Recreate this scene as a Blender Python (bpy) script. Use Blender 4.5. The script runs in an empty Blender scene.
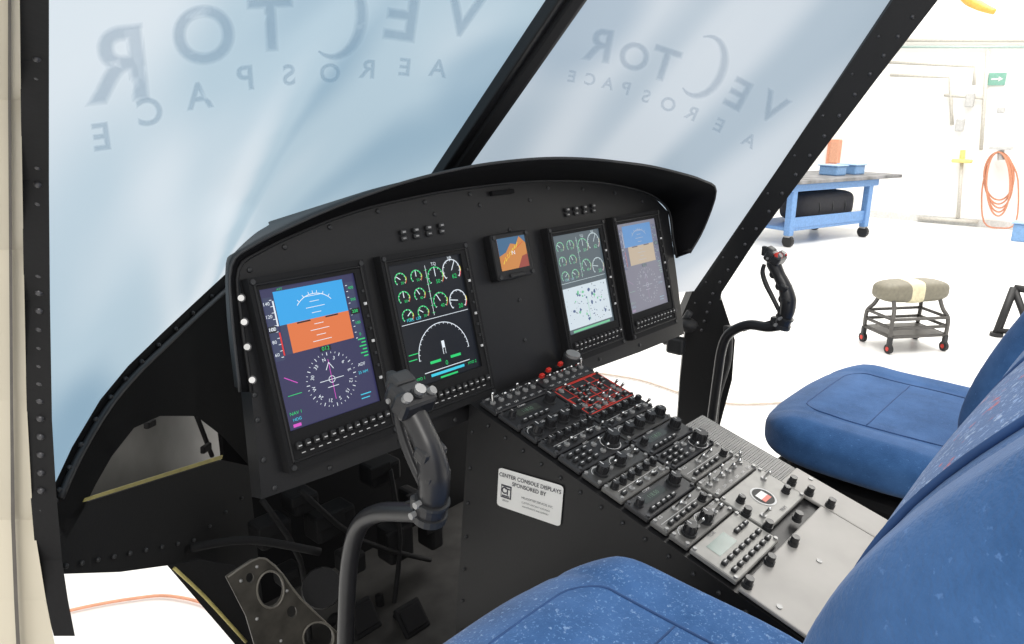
import bpy, bmesh, math, random
from mathutils import Vector, Matrix
from mathutils.bvhtree import BVHTree
random.seed(4)
V=Vector
# ---------------------------------------------------------------- camera (calibrated from the panel's four displays)
F=729.6
CAM=V((-.973,-.827,.471))
yaw,pit,rol=math.radians(47.6),math.radians(15.86),math.radians(.25)
FW=V((math.sin(yaw)*math.cos(pit),math.cos(yaw)*math.cos(pit),-math.sin(pit)))
rt=V((math.cos(yaw),-math.sin(yaw),0)); up=rt.cross(FW)
R=rt*math.cos(rol)+up*math.sin(rol); U=-rt*math.sin(rol)+up*math.cos(rol)
def ray(px,py): return FW+R*((px-512)/F)-U*((py-322)/F)
def hit(px,py,p0,n):
    d=ray(px,py); return CAM+d*((p0-CAM).dot(n)/d.dot(n))
def onx(px,py,x): return hit(px,py,V((x,0,0)),V((1,0,0)))
def ony(px,py,y): return hit(px,py,V((0,y,0)),V((0,1,0)))
def onz(px,py,z): return hit(px,py,V((0,0,z)),V((0,0,1)))
def at(px,py,s): return CAM+ray(px,py)*s
scene=bpy.context.scene
COL=bpy.context.collection
cd=bpy.data.cameras.new('camera');cam=bpy.data.objects.new('camera',cd);COL.objects.link(cam)
cd.sensor_width=36;cd.lens=F*36/1024;cd.clip_start=.02;cd.clip_end=200
M=Matrix.Identity(4)
for i in range(3): M[i][0]=R[i];M[i][1]=U[i];M[i][2]=-FW[i];M[i][3]=CAM[i]
cam.matrix_world=M
scene.camera=cam
scene.view_settings.view_transform='Standard'
# ---------------------------------------------------------------- frames
PO=-.018   # panel face lies this far behind the plane of the display bezel fronts
T=math.radians(14.86)
PV=V((0,math.sin(T),math.cos(T)));PN=V((0,-math.cos(T),math.sin(T)))
def P(u,v,n=0): return V((u,0,0))+PV*v+PN*(n+PO)
def onP(px,py,n=0): return hit(px,py,PN*(n+PO),PN)
def uv(px,py,n=0):
    p=onP(px,py,n); return p.x,p.dot(PV)
PM=Matrix.Translation(PN*PO)@Matrix(((1,0,0,0),(0,PV.y,PN.y,0),(0,PV.z,PN.z,0),(0,0,0,1)))
Q=math.radians(14.47)
CD=V((0,-math.cos(Q),-math.sin(Q)));CN=V((0,-math.sin(Q),math.cos(Q)));CO=V((0,0,.005))
def C(x,a,n=0): return CO+V((x,0,0))+CD*a+CN*n
def CM(x,a,n=0):
    o=C(x,a,n);fw=-CD
    return Matrix(((1,fw.x,CN.x,o.x),(0,fw.y,CN.y,o.y),(0,fw.z,CN.z,o.z),(0,0,0,1)))
# ---------------------------------------------------------------- materials
MAT={}
def pm(name,col=(0,0,0),rough=.5,metal=0.,var=.12,scale=40,bump=0.,em=0.,spec=.5,emcol=None):
    if name in MAT: return MAT[name]
    m=bpy.data.materials.new(name);m.use_nodes=True
    nt=m.node_tree;b=nt.nodes['Principled BSDF']
    b.inputs['Roughness'].default_value=rough;b.inputs['Metallic'].default_value=metal
    b.inputs['Specular IOR Level'].default_value=spec
    tc=nt.nodes.new('ShaderNodeTexCoord');n=nt.nodes.new('ShaderNodeTexNoise')
    n.inputs['Scale'].default_value=scale;n.inputs['Detail'].default_value=3
    nt.links.new(tc.outputs['Object'],n.inputs['Vector'])
    r=nt.nodes.new('ShaderNodeValToRGB')
    r.color_ramp.elements[0].position=.3;r.color_ramp.elements[1].position=.7
    r.color_ramp.elements[0].color=(*[c*(1-var) for c in col],1)
    r.color_ramp.elements[1].color=(*[min(1,c*(1+var)) for c in col],1)
    nt.links.new(n.outputs['Fac'],r.inputs['Fac']);nt.links.new(r.outputs['Color'],b.inputs['Base Color'])
    if bump:
        bp=nt.nodes.new('ShaderNodeBump');bp.inputs['Strength'].default_value=bump;bp.inputs['Distance'].default_value=.002
        nt.links.new(n.outputs['Fac'],bp.inputs['Height']);nt.links.new(bp.outputs['Normal'],b.inputs['Normal'])
    if em:
        b.inputs['Emission Color'].default_value=(*(emcol or col),1);b.inputs['Emission Strength'].default_value=em
    MAT[name]=m;return m
def lin(r,g,b): return tuple((c/255/12.92 if c<=10 else ((c/255+.055)/1.055)**2.4) for c in (r,g,b))
def glow(name,rgb,e=1.0):
    c=lin(*rgb); return pm(name,tuple(x*.15 for x in c),.35,em=e,emcol=c,var=.02)
BLK=pm('black_paint',(.011,.011,.012),.42,bump=.05,scale=300,spec=.35)
BLKM=pm('matte_black',(.008,.008,.009),.75,bump=.1,scale=200,spec=.3)
HOOD=pm('hood_black',(.012,.012,.013),.55,bump=.3,scale=260,spec=.35)
DARK=pm('dark_interior',(.005,.005,.006),.8,spec=.2)
GRAPH=pm('graphite',(.026,.027,.029),.45,spec=.4)
RIV=pm('rivet_grey',(.07,.07,.075),.3,.4)
RUB=pm('black_rubber',(.012,.012,.013),.6)
STK=pm('stick_black',(.018,.018,.02),.35)
GRY=pm('grey_metal',(.30,.30,.30),.4,.3)
LGRY=pm('light_grey_plate',(.36,.345,.325),.5,.0,var=.08,scale=14)
CHR=pm('chrome',(.7,.7,.7),.18,1.)
WHT=pm('white_ink',(.62,.62,.62),.6)
REDI=pm('red_ink',(.62,.045,.03),.5)
CREAM=pm('cream_paint',(.60,.55,.44),.5,var=.03,scale=5)
YEL=pm('yellow_cord',(.42,.36,.12),.6)
BLUEP=pm('blue_paint',(.13,.26,.50),.5)
# ---------------------------------------------------------------- mesh builder
WM={}
class MB:
    def __init__(s): s.bm=bmesh.new();s.mats=[]
    def add(s,t,m,smooth=False):
        if m not in s.mats: s.mats.append(m)
        i=s.mats.index(m)
        bmesh.ops.recalc_face_normals(t,faces=t.faces)
        for f in t.faces: f.material_index=i;f.smooth=smooth
        me=bpy.data.meshes.new('t');t.to_mesh(me);t.free();s.bm.from_mesh(me);bpy.data.meshes.remove(me);return s
    def box(s,Mx,size,m,bev=0,seg=2):
        t=bmesh.new();bmesh.ops.create_cube(t,size=1,matrix=Matrix.Diagonal((*size,1)))
        if bev: bmesh.ops.bevel(t,geom=t.edges[:],offset=bev,segments=seg,affect='EDGES',profile=.5)
        if not isinstance(Mx,Matrix): Mx=Matrix.Translation(Mx)
        t.transform(Mx);return s.add(t,m)
    def cyl(s,a,b,r,m,r2=None,seg=16):
        a=V(a);b=V(b);d=b-a;t=bmesh.new()
        bmesh.ops.create_cone(t,cap_ends=True,segments=seg,radius1=r,radius2=r if r2 is None else r2,depth=d.length)
        q=V((0,0,1)).rotation_difference(d.normalized()).to_matrix().to_4x4()
        t.transform(Matrix.Translation((a+b)/2)@q)
        return s.add(t,m,False)
    def sph(s,c,r,m,sc=(1,1,1),seg=12):
        t=bmesh.new();bmesh.ops.create_uvsphere(t,u_segments=seg,v_segments=max(6,seg//2),radius=r)
        Mx=c if isinstance(c,Matrix) else Matrix.Translation(c)
        t.transform(Mx@Matrix.Diagonal((*sc,1)));return s.add(t,m,True)
    def tube(s,pts,rad,m,seg=12,sub=6,closed=False):
        pts=[V(p) for p in pts]
        if not hasattr(rad,'__len__'): rad=[rad]*len(pts)
        n=len(pts);q=[];rr=[]
        def g(i): return pts[i%n] if closed else pts[max(0,min(n-1,i))]
        def gr(i): return rad[i%n] if closed else rad[max(0,min(n-1,i))]
        for i in range(n if closed else n-1):
            a,b,c,d=g(i-1),g(i),g(i+1),g(i+2)
            for k in range(sub):
                t=k/sub
                q.append(.5*((2*b)+(c-a)*t+(2*a-5*b+4*c-d)*t*t+(3*b-a-3*c+d)*t**3));rr.append(gr(i)*(1-t)+gr(i+1)*t)
        if not closed: q.append(pts[-1]);rr.append(rad[-1])
        t=bmesh.new();rings=[];prev=None
        L=len(q)
        for i in range(L):
            tg=((q[(i+1)%L]-q[i-1]) if closed else (q[min(i+1,L-1)]-q[max(i-1,0)])).normalized()
            if prev is None: nn=tg.orthogonal().normalized()
            else: nn=(prev-tg*prev.dot(tg)).normalized()
            prev=nn;bb=tg.cross(nn)
            rings.append([t.verts.new(q[i]+(nn*math.cos(2*math.pi*k/seg)+bb*math.sin(2*math.pi*k/seg))*rr[i]) for k in range(seg)])
        for i in range(L if closed else L-1):
            A,B=rings[i],rings[(i+1)%L]
            for k in range(seg): t.faces.new((A[k],A[(k+1)%seg],B[(k+1)%seg],B[k]))
        if not closed: t.faces.new(rings[0]);t.faces.new(rings[-1])
        return s.add(t,m,True)
    def prism(s,pts,vec,m,bev=0):
        t=bmesh.new();vs=[t.verts.new(p) for p in pts];f=t.faces.new(vs)
        r=bmesh.ops.extrude_face_region(t,geom=[f])
        for v in [g for g in r['geom'] if isinstance(g,bmesh.types.BMVert)]: v.co+=V(vec)
        if bev: bmesh.ops.bevel(t,geom=t.edges[:],offset=bev,segments=1,affect='EDGES')
        return s.add(t,m)
    def grid(s,rows,m,smooth=True,thick=None):
        t=bmesh.new();vv=[[t.verts.new(p) for p in r] for r in rows]
        for i in range(len(rows)-1):
            for j in range(len(rows[0])-1): t.faces.new((vv[i][j],vv[i][j+1],vv[i+1][j+1],vv[i+1][j]))
        if thick: 
            bmesh.ops.recalc_face_normals(t,faces=t.faces)
            bmesh.ops.solidify(t,geom=t.faces[:],thickness=thick)
        return s.add(t,m,smooth)
    def pillow(s,h,m,p=5,n=14,f=None,Mx=None):
        t=bmesh.new();bmesh.ops.create_cube(t,size=2);bmesh.ops.subdivide_edges(t,edges=t.edges[:],cuts=n,use_grid_fill=True)
        for v in t.verts:
            x,y,z=v.co;k=(abs(x)**p+abs(y)**p+abs(z)**p)**(1/p);c=v.co/k
            if f: c=f(c)
            v.co=V((c.x*h[0],c.y*h[1],c.z*h[2]))
        if Mx: t.transform(Mx)
        return s.add(t,m,True)
    def mesh(s,name):
        me=bpy.data.meshes.new(name);s.bm.to_mesh(me);s.bm.free()
        for m in s.mats: me.materials.append(m)
        return me
    def obj(s,name,parent=None,**k): return mk(name,s.mesh(name),parent,**k)
def mk(name,me,parent=None,M=None,**k):
    o=bpy.data.objects.new(name,me);COL.objects.link(o)
    W=M or Matrix.Identity(4);WM[o]=W
    if parent: o.parent=parent;o.matrix_parent_inverse=WM[parent].inverted()
    o.matrix_basis=W
    for a,b in k.items(): o[a]=b
    return o
def thing(name,loc,label,category,**k):
    return mk(name,None,None,Matrix.Translation(V(loc)),label=label,category=category,**k)
# ---------------------------------------------------------------- 2D drawing
_tx={}
def glyph(st,bold=0):
    if (st,bold) in _tx: return _tx[(st,bold)]
    c=bpy.data.curves.new('tx','FONT');c.body=st;c.size=1;c.align_x='CENTER';c.align_y='CENTER';c.resolution_u=10 if len(st)==1 else 3;c.offset=bold
    o=bpy.data.objects.new('tx',c);COL.objects.link(o)
    dg=bpy.context.evaluated_depsgraph_get();dg.update();me=bpy.data.meshes.new_from_object(o.evaluated_get(dg))
    r=([v.co.copy() for v in me.vertices],[list(p.vertices) for p in me.polygons])
    bpy.data.objects.remove(o);bpy.data.meshes.remove(me);_tx[(st,bold)]=r;return r
class DR:
    def __init__(s): s.v=[];s.f=[];s.m=[];s.mats=[]
    def poly(s,pts,m,z=1):
        if m not in s.mats: s.mats.append(m)
        b=len(s.v);s.v+=[(x,y,z) for x,y in pts];s.f.append(list(range(b,b+len(pts))));s.m.append(s.mats.index(m))
    def rect(s,x0,y0,x1,y1,m,z=1): s.poly([(x0,y0),(x1,y0),(x1,y1),(x0,y1)],m,z)
    def line(s,x0,y0,x1,y1,w,m,z=2):
        d=math.hypot(x1-x0,y1-y0) or 1;nx,ny=-(y1-y0)/d*w/2,(x1-x0)/d*w/2
        s.poly([(x0+nx,y0+ny),(x0-nx,y0-ny),(x1-nx,y1-ny),(x1+nx,y1+ny)],m,z)
    def ring(s,cx,cy,r,w,m,a0=0,a1=360,z=2,n=28):
        for i in range(n):
            a=math.radians(a0+(a1-a0)*i/n);b=math.radians(a0+(a1-a0)*(i+1)/n)
            s.poly([(cx+r*math.cos(a),cy+r*math.sin(a)),(cx+(r-w)*math.cos(a),cy+(r-w)*math.sin(a)),(cx+(r-w)*math.cos(b),cy+(r-w)*math.sin(b)),(cx+r*math.cos(b),cy+r*math.sin(b))],m,z)
    def disk(s,cx,cy,r,m,z=2,n=18): s.poly([(cx+r*math.cos(2*math.pi*i/n),cy+r*math.sin(2*math.pi*i/n)) for i in range(n)],m,z)
    def text(s,st,x,y,h,m,z=3,rot=0,mir=False,bold=0,cond=1):
        if m not in s.mats: s.mats.append(m)
        vs,fs=glyph(st,bold);b=len(s.v);c,si=math.cos(rot),math.sin(rot)
        for p in vs:
            a=(-p.x if mir else p.x)*cond;s.v.append((x+(a*c-p.y*si)*h,y+(a*si+p.y*c)*h,z))
        for f in fs: s.f.append([b+i for i in f]);s.m.append(s.mats.index(m))
    def mesh(s,name,fn):
        me=bpy.data.meshes.new(name);me.from_pydata([fn(*v) for v in s.v],[],s.f)
        for m in s.mats: me.materials.append(m)
        me.polygons.foreach_set('material_index',s.m);me.update();return me
# ================================================================ HANGAR
FZ=-1.3
floorm=pm('hangar_floor_paint',(.82,.82,.81),.35,var=.03,scale=.6)
wallm=pm('hangar_wall_paint',(.86,.85,.82),.7,var=.02,scale=.5)
b=MB();b.box(V((4,2,FZ-.05)),(36,36,.1),floorm);b.obj('floor',kind='structure')
b=MB();b.box(V((13.4,2,FZ+4)),(.2,36,8),wallm);b.obj('wall_east',kind='structure')
b=MB();b.box(V((13.28,-2,FZ+.06)),(.03,27,.12),pm('skirting',(.6,.6,.58),.6));b.obj('baseboard_east',kind='structure')
WX=13.22
def wp(px,py,x=WX): return onx(px,py,x)
t=thing('wall_pipe_run',wp(940,60),'white painted service pipes running along the hangar wall','pipe')
b=MB();pp=pm('white_pipe',(.52,.5,.45),.5)
b.tube([wp(880,40),wp(1040,40)],.035,pp,8,1);b.obj('horizontal_pipe',t)
b=MB();b.tube([wp(880,47),wp(1040,47)],.02,pm('pale_green',(.35,.45,.42),.5),8,1);b.obj('horizontal_pipe',t)
for pl in ([(885,62),(975,66),(974,85)],[(890,75),(950,77),(952,125)],[(988,50),(981,150)],[(944,95),(985,98)],[(962,160),(958,218)]):
    b=MB();b.tube([wp(*p) for p in pl],.028,pp,8,1);b.obj('branch_pipe',t)
b=MB();b.tube([wp(918,218),wp(978,222)],.03,pp,8,1);b.obj('low_pipe',t)
gm=pm('dull_grey',(.45,.45,.44),.5)
for (px,py,w,h) in ((970,100,.12,.22),(960,125,.12,.2),(1001,110,.1,.1)):
    b=MB();b.box(wp(px,py,WX-.05),(.12,w,h),gm,.02);b.obj('valve_box',t)
b=MB();yv=pm('yellow_valve',(.75,.58,.2),.5)
b.box(wp(962,161,WX-.06),(.1,.3,.06),yv,.02);b.cyl(wp(962,161),wp(963,150),.04,yv);b.obj('yellow_valve',t)
t=thing('exit_sign',wp(997,79,13.29),'small green emergency exit sign mounted on the hangar wall','sign')
b=MB();b.box(wp(997,79,13.27),(.03,.24,.19),pm('sign_green',(.17,.35,.28),.5),.005)
b.obj('sign_plate',t)
d=DR();d.rect(-.08,-.012,.03,.012,WHT);d.poly([(.02,-.04),(.02,.04),(.08,0)],WHT)
o=wp(997,79,13.25);me=d.mesh('sign_arrow',lambda x,y,z:(o.x,o.y-x,o.z+y));mk('sign_arrow',me,t)
HX=WX-.16
t=thing('air_hose',wp(1000,190,HX),'coiled orange-red air hose hanging on the hangar wall','hose')
b=MB();hm=pm('hose_red',(.52,.22,.13),.6)
for k in range(5):
    cx,cy,rx,ry=1000+random.uniform(-2,2),176+k*2,15-k*.8,24+k*2
    b.tube([wp(cx+rx*math.sin(i*math.pi/6),cy-ry*math.cos(i*math.pi/6),HX-.02*k) for i in range(12)],.013,hm,6,3,True)
b.tube([wp(x,y,HX) for x,y in ((988,165),(982,190),(984,222),(1000,228),(1016,222),(1018,180),(1010,160))],.012,hm,6,4)
b.obj('hose_coil',t)
b=MB();b.cyl(wp(1001,150,HX),wp(1001,160,HX),.05,gm);b.box(wp(1001,148,HX),(.2,.3,.05),gm,.01);b.obj('hose_hook',t)
t=thing('fire_cabinet',wp(835,152),'narrow orange-red cabinet fixed on the hangar wall','cabinet')
b=MB();b.box(wp(834,152),(.2,.2,.45),pm('orange_red',(.6,.26,.16),.5),.02);b.obj('cabinet_body',t)
b=MB();b.box(wp(834,152,WX-.11),(.02,.15,.38),pm('orange_red_door',(.55,.28,.18),.45),.005);b.obj('cabinet_door',t)
t=thing('overhead_hose_arm',onx(975,2,9.),'orange hose reel arm hanging from above by the wall','hose')
b=MB();b.tube([onx(955,-25,9),onx(966,-3,9),onx(980,6,9),onx(995,12,9)],[.05,.06,.05,.03],pm('arm_orange',(.85,.42,.08),.4),8,4);b.obj('hose_arm',t)
b=MB();b.cyl(onx(960,-15,9),V((onx(960,-15,9).x,onx(960,-15,9).y,6.6)),.03,gm);b.obj('drop_pole',t)
# workbench
A=onz(787,247,FZ);B=onz(862,237,FZ);ang=math.atan2((B-A).y,(B-A).x);L=(B-A).length
WB=Matrix.Translation(A)@Matrix.Rotation(ang,4,'Z')
t=thing('workbench',A,'blue steel rolling workbench with a lower shelf and grey worktop','workbench')
def bx(b,x,y,z,sx,sy,sz,m,bev=.01): b.box(WB@Matrix.Translation((x,y,z)),(sx,sy,sz),m,bev)
b=MB();bx(b,L/2+.15,.45,.90,L+.95,1.15,.05,pm('bench_top',(.17,.17,.175),.6,var=.5,scale=6));bx(b,L/2+.02,.45,.82,L+.3,1.0,.10,BLUEP);b.obj('worktop',t)
for x in (0,L):
    for y in (0,.85):
        b=MB();bx(b,x,y,.47,.10,.10,.62,BLUEP);b.obj('leg',t)
        b=MB();b.cyl(WB@V((x-.02,y,.08)),WB@V((x+.03,y,.08)),.085,RUB,seg=14);bx(b,x,y,.15,.09,.09,.03,GRY);b.obj('caster',t)
b=MB();bx(b,L/2,.42,.24,L,.85,.05,BLUEP);bx(b,L/2,0,.33,L,.03,.15,BLUEP);b.obj('lower_shelf',t)
b=MB();bx(b,L/2,.85,.68,L,.03,.22,BLUEP);b.obj('back_rail',t)
t=thing('duffel_bag',WB@V((L/2,.4,.27)),'black rolled fabric bag on the workbench shelf','bag')
bxx=L/2+.22
b=MB();b.pillow((.66,.26,.22),pm('black_fabric',(.03,.03,.035),.8,bump=.4,scale=20),4,8,None,WB@Matrix.Translation((bxx,.38,.49)));b.obj('bag_body',t)
for k in (-.3,0,.3):
    b=MB();b.tube([WB@V((bxx+k+.02*math.cos(i),.38+.265*math.cos(i*math.pi/5),.49+.23*math.sin(i*math.pi/5))) for i in range(10)],.012,GRAPH,6,2,True)
    b.obj('bag_strap',t)
for k,(x,m) in enumerate(((.72,.7),(.98,.62))):
    t=thing('parts_bin',WB@V((L*x,.3,.925)),'blue plastic parts bin standing on the workbench top','bin')
    b=MB();bx(b,L*x,.3,.995,.24,.30,.14,pm('bin_blue',(.16,.30,.52),.4),.02);b.obj('bin_body',t)
    b=MB();bx(b,L*x,.3,1.07,.28,.34,.02,pm('bin_rim',(.28,.42,.62),.4));b.obj('bin_rim',t)
# creeper stool
S0=onz(905,350,FZ)
SM=Matrix.Translation(S0+V((.1,.05,0)))@Matrix.Rotation(math.radians(-38),4,'Z')
t=thing('creeper_stool',SM.translation,'low rolling mechanic stool with padded seat, tubular frame and casters','stool')
pad=pm('pad_olive',(.20,.185,.14),.6)
b=MB();b.pillow((.30,.12,.085),pad,3.4,12,lambda c:V((c.x,c.y,c.z)),SM@Matrix.Translation((0,0,.46)));b.obj('seat_pad',t)
b=MB();b.pillow((.10,.124,.090),pm('pad_tan',(.68,.62,.42),.6),3.6,8,None,SM@Matrix.Translation((-.02,0,.46)));b.obj('seat_band',t)
fr=pm('stool_frame',(.09,.085,.08),.4)
b=MB()
for x in (-.2,.2):
    for y in (-1,1): b.tube([SM@V((x*1.2,y*.16,.13)),SM@V((x*1.2,y*.155,.26)),SM@V((x*1.05,y*.12,.33)),SM@V((x*1.0,y*.08,.41))],.016,fr,8,4)
for z in (.13,.20,.27):
    for (x0,y0,x1,y1) in ((-.24,-.16,.24,-.16),(-.24,.16,.24,.16),(-.24,-.16,-.24,.16),(.24,-.16,.24,.16)):
        b.tube([SM@V((x0,y0,z)),SM@V((x1,y1,z))],.013,fr,8,1)
b.obj('frame',t)
b=MB();b.box(SM@Matrix.Translation((0,0,.135)),(.46,.32,.012),fr,.004);b.obj('tool_tray',t)
for x in (-.24,.24):
    for y in (-.16,.16):
        b=MB();b.cyl(SM@V((x-.014,y,.038)),SM@V((x+.014,y,.038)),.038,RUB,seg=14);b.cyl(SM@V((x-.016,y,.038)),SM@V((x+.016,y,.038)),.018,REDI,seg=10)
        b.box(SM@Matrix.Translation((x,y,.095)),(.035,.03,.07),GRAPH,.005);b.obj('caster',t)
t=thing('tool_stand',onz(1018,338,FZ),'black metal A-shaped stand on the hangar floor','stand')
b=MB();a0=onz(996,336,FZ);a1=onz(1032,340,FZ);tp=at(1014,288,(a0-CAM).dot(FW))
tp2=at(1045,292,(a1-CAM).dot(FW))
b.tube([a0+V((0,0,.02)),tp],.032,RUB,8,1);b.tube([a1+V((0,0,.02)),tp],.028,RUB,8,1);b.tube([tp,tp2],.03,RUB,8,1)
b.tube([a0+V((0,0,.05)),a1+V((0,0,.05))],.022,RUB,8,1);b.obj('stand_frame',t);b=MB()
for p in (a0,a1): b.cyl(p,p+V((0,0,.03)),.05,RUB)
b.obj('foot_pad',t)
t=thing('blue_crate',onz(1024,241,FZ),'small blue plastic crate on the hangar floor','crate')
b=MB();b.box(onz(1024,241,FZ)+V((0,0,.13)),(.3,.3,.26),pm('bin_blue'),.02);b.obj('crate_body',t)
b=MB();b.box(onz(1024,241,FZ)+V((0,0,.27)),(.34,.34,.02),pm('bin_rim'),.004);b.obj('crate_rim',t)
t=thing('floor_cable',onz(90,607,FZ),'orange air line lying across the hangar floor','cable')
b=MB();b.tube([onz(p[0],p[1],FZ+.012) for p in ((40,618),(85,607),(130,599),(170,596),(215,608),(255,640),(280,680))],.006,pm('cord_orange',(.75,.35,.22),.6),6,5);b.obj('cable_line',t)
t=thing('floor_cable',onz(650,380,FZ),'thin tan cable lying across the hangar floor','cable')
b=MB();b.tube([onz(p[0],p[1],FZ+.012) for p in ((590,372),(640,380),(690,396),(735,404),(790,402))],.008,pm('tan_cable',(.6,.5,.42),.5),6,5);b.obj('cable_line',t)
# ================================================================ AIRFRAME
AF=thing('helicopter_airframe',V((0,0,-.66)),'black-painted helicopter cockpit structure with riveted posts and covered windshields','helicopter')
N0=V((-.76,.135,0));NN=V((-.415,.43,0)).normalized()
def onN(px,py,off=0): return hit(px,py,N0+NN*off,NN)
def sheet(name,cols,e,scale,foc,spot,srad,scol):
    # printed cover fabric: soft cloudiness, pale rays fanning from a focus; over the print one broad darker rounded patch
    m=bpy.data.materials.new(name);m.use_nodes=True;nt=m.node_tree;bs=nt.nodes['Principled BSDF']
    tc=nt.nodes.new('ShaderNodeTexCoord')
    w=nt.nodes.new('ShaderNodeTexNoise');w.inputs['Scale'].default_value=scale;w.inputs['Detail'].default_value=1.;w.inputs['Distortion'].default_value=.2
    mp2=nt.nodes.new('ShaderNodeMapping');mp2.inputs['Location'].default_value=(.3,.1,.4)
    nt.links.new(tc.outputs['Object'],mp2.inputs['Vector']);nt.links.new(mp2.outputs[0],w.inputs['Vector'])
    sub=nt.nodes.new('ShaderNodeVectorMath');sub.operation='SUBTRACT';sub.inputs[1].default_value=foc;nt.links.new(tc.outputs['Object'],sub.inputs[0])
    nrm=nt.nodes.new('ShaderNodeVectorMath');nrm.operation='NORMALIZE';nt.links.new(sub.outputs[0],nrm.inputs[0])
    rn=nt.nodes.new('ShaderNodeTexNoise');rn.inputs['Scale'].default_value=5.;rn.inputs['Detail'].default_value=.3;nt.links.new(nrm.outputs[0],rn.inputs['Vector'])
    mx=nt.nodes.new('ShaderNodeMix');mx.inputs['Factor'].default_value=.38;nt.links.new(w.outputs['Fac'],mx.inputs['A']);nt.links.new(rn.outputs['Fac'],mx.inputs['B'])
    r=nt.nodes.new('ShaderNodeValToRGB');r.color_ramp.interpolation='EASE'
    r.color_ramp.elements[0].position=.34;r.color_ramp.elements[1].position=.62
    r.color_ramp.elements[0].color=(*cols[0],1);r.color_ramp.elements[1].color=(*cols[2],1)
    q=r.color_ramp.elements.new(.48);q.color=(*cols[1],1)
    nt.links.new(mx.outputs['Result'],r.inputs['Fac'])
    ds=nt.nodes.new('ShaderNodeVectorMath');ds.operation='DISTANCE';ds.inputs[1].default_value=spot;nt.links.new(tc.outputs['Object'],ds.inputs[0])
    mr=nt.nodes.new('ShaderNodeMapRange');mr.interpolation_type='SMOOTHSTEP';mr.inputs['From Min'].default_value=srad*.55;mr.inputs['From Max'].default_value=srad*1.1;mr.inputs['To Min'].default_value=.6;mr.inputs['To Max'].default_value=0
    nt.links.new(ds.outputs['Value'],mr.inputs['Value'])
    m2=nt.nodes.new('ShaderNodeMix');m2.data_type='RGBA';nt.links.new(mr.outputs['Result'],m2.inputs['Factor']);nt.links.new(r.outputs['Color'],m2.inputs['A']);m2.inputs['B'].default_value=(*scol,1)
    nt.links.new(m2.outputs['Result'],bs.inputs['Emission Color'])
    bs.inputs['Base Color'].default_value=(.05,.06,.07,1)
    bs.inputs['Emission Strength'].default_value=e;bs.inputs['Roughness'].default_value=.45;bs.inputs['Specular IOR Level'].default_value=.2  # sheet emits by itself, standing in for light from behind
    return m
pl=[onx(434,168,0),onx(548,0,0)];pr=[onx(474,164,0),onx(586,0,0)]
mid0=(pl[0]+pr[0])/2;mid1=(pl[1]+pr[1])/2;dd=(mid1-mid0)
dn=dd.normalized();inw=V((1,0,0)).cross(dn).normalized()
if inw.z>0: inw=-inw
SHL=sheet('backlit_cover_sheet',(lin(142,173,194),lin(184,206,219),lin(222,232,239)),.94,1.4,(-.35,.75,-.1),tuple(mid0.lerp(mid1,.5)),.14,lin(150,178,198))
SHR=sheet('backlit_cover_sheet_pale',(lin(172,188,201),lin(206,215,223),lin(234,237,240)),.94,1.5,(.3,.6,-.1),tuple(onx(608,48,.09)),.17,lin(142,166,186))  # right pane: a broad rounded shadow is put into the sheet colour
cbot=mid0-dn*((.62-mid0.y)/abs(dn.y));ctop=mid1+dn*.34
cbot-=inw*.012;ctop-=inw*.012
D0=[onN(50,494),onN(72,447),onN(100,400),onN(128,366),onN(160,335),onN(192,305),onN(232,268),cbot.lerp(onN(232,268),.4)+V((0,.03,.02)),cbot]
LTt=at(36,-110,.46)
tt=[0,.06,.14,.24,.36,.5,.66,.83,1.]
rows=[]
for i in range(13):
    k=i/12;row=[]
    for j,p in enumerate(D0):
        q=p.lerp(LTt.lerp(ctop,tt[j]),k)
        q+=V((-.3,.6,.7)).normalized()*.05*math.sin(math.pi*tt[j])*math.sin(math.pi*k)
        row.append(q)
    rows.append(row)
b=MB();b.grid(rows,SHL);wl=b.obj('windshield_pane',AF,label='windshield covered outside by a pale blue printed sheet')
RBi=onx(694,291,.80);RTi=onx(893,0,.82)
RTe=RBi+(RTi-RBi)*1.35
rows=[]
for i in range(13):
    k=i/12;row=[]
    for j in range(9):
        a=j/8;q=cbot.lerp(RBi,a).lerp(ctop.lerp(RTe,a),k)
        q+=V((.3,.6,.7)).normalized()*.04*math.sin(math.pi*a)*math.sin(math.pi*k);row.append(q)
    rows.append(row)
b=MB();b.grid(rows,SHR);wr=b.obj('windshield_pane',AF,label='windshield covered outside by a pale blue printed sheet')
def ink(name,rgb,alpha,e=.9):
    c=lin(*rgb);m=pm(name,(.05,.06,.07),.6,em=e,emcol=c,spec=.1)
    m.node_tree.nodes['Principled BSDF'].inputs['Alpha'].default_value=alpha;return m
def onpane(ob,base,step):
    bvh=BVHTree.FromObject(ob,bpy.context.evaluated_depsgraph_get())
    def fn(x,y,z):
        rr=ray(x,-y).normalized();h=bvh.ray_cast(CAM,rr)
        return (h[0]-rr*(base+z*step)) if h[0] else CAM+V((0,0,-50))
    return fn
def clean(me):
    bm=bmesh.new();bm.from_mesh(me);bmesh.ops.remove_doubles(bm,verts=bm.verts,dist=1e-5);bmesh.ops.delete(bm,geom=[v for v in bm.verts if v.co.z<-10],context='VERTS');bm.to_mesh(me);bm.free()
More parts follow.
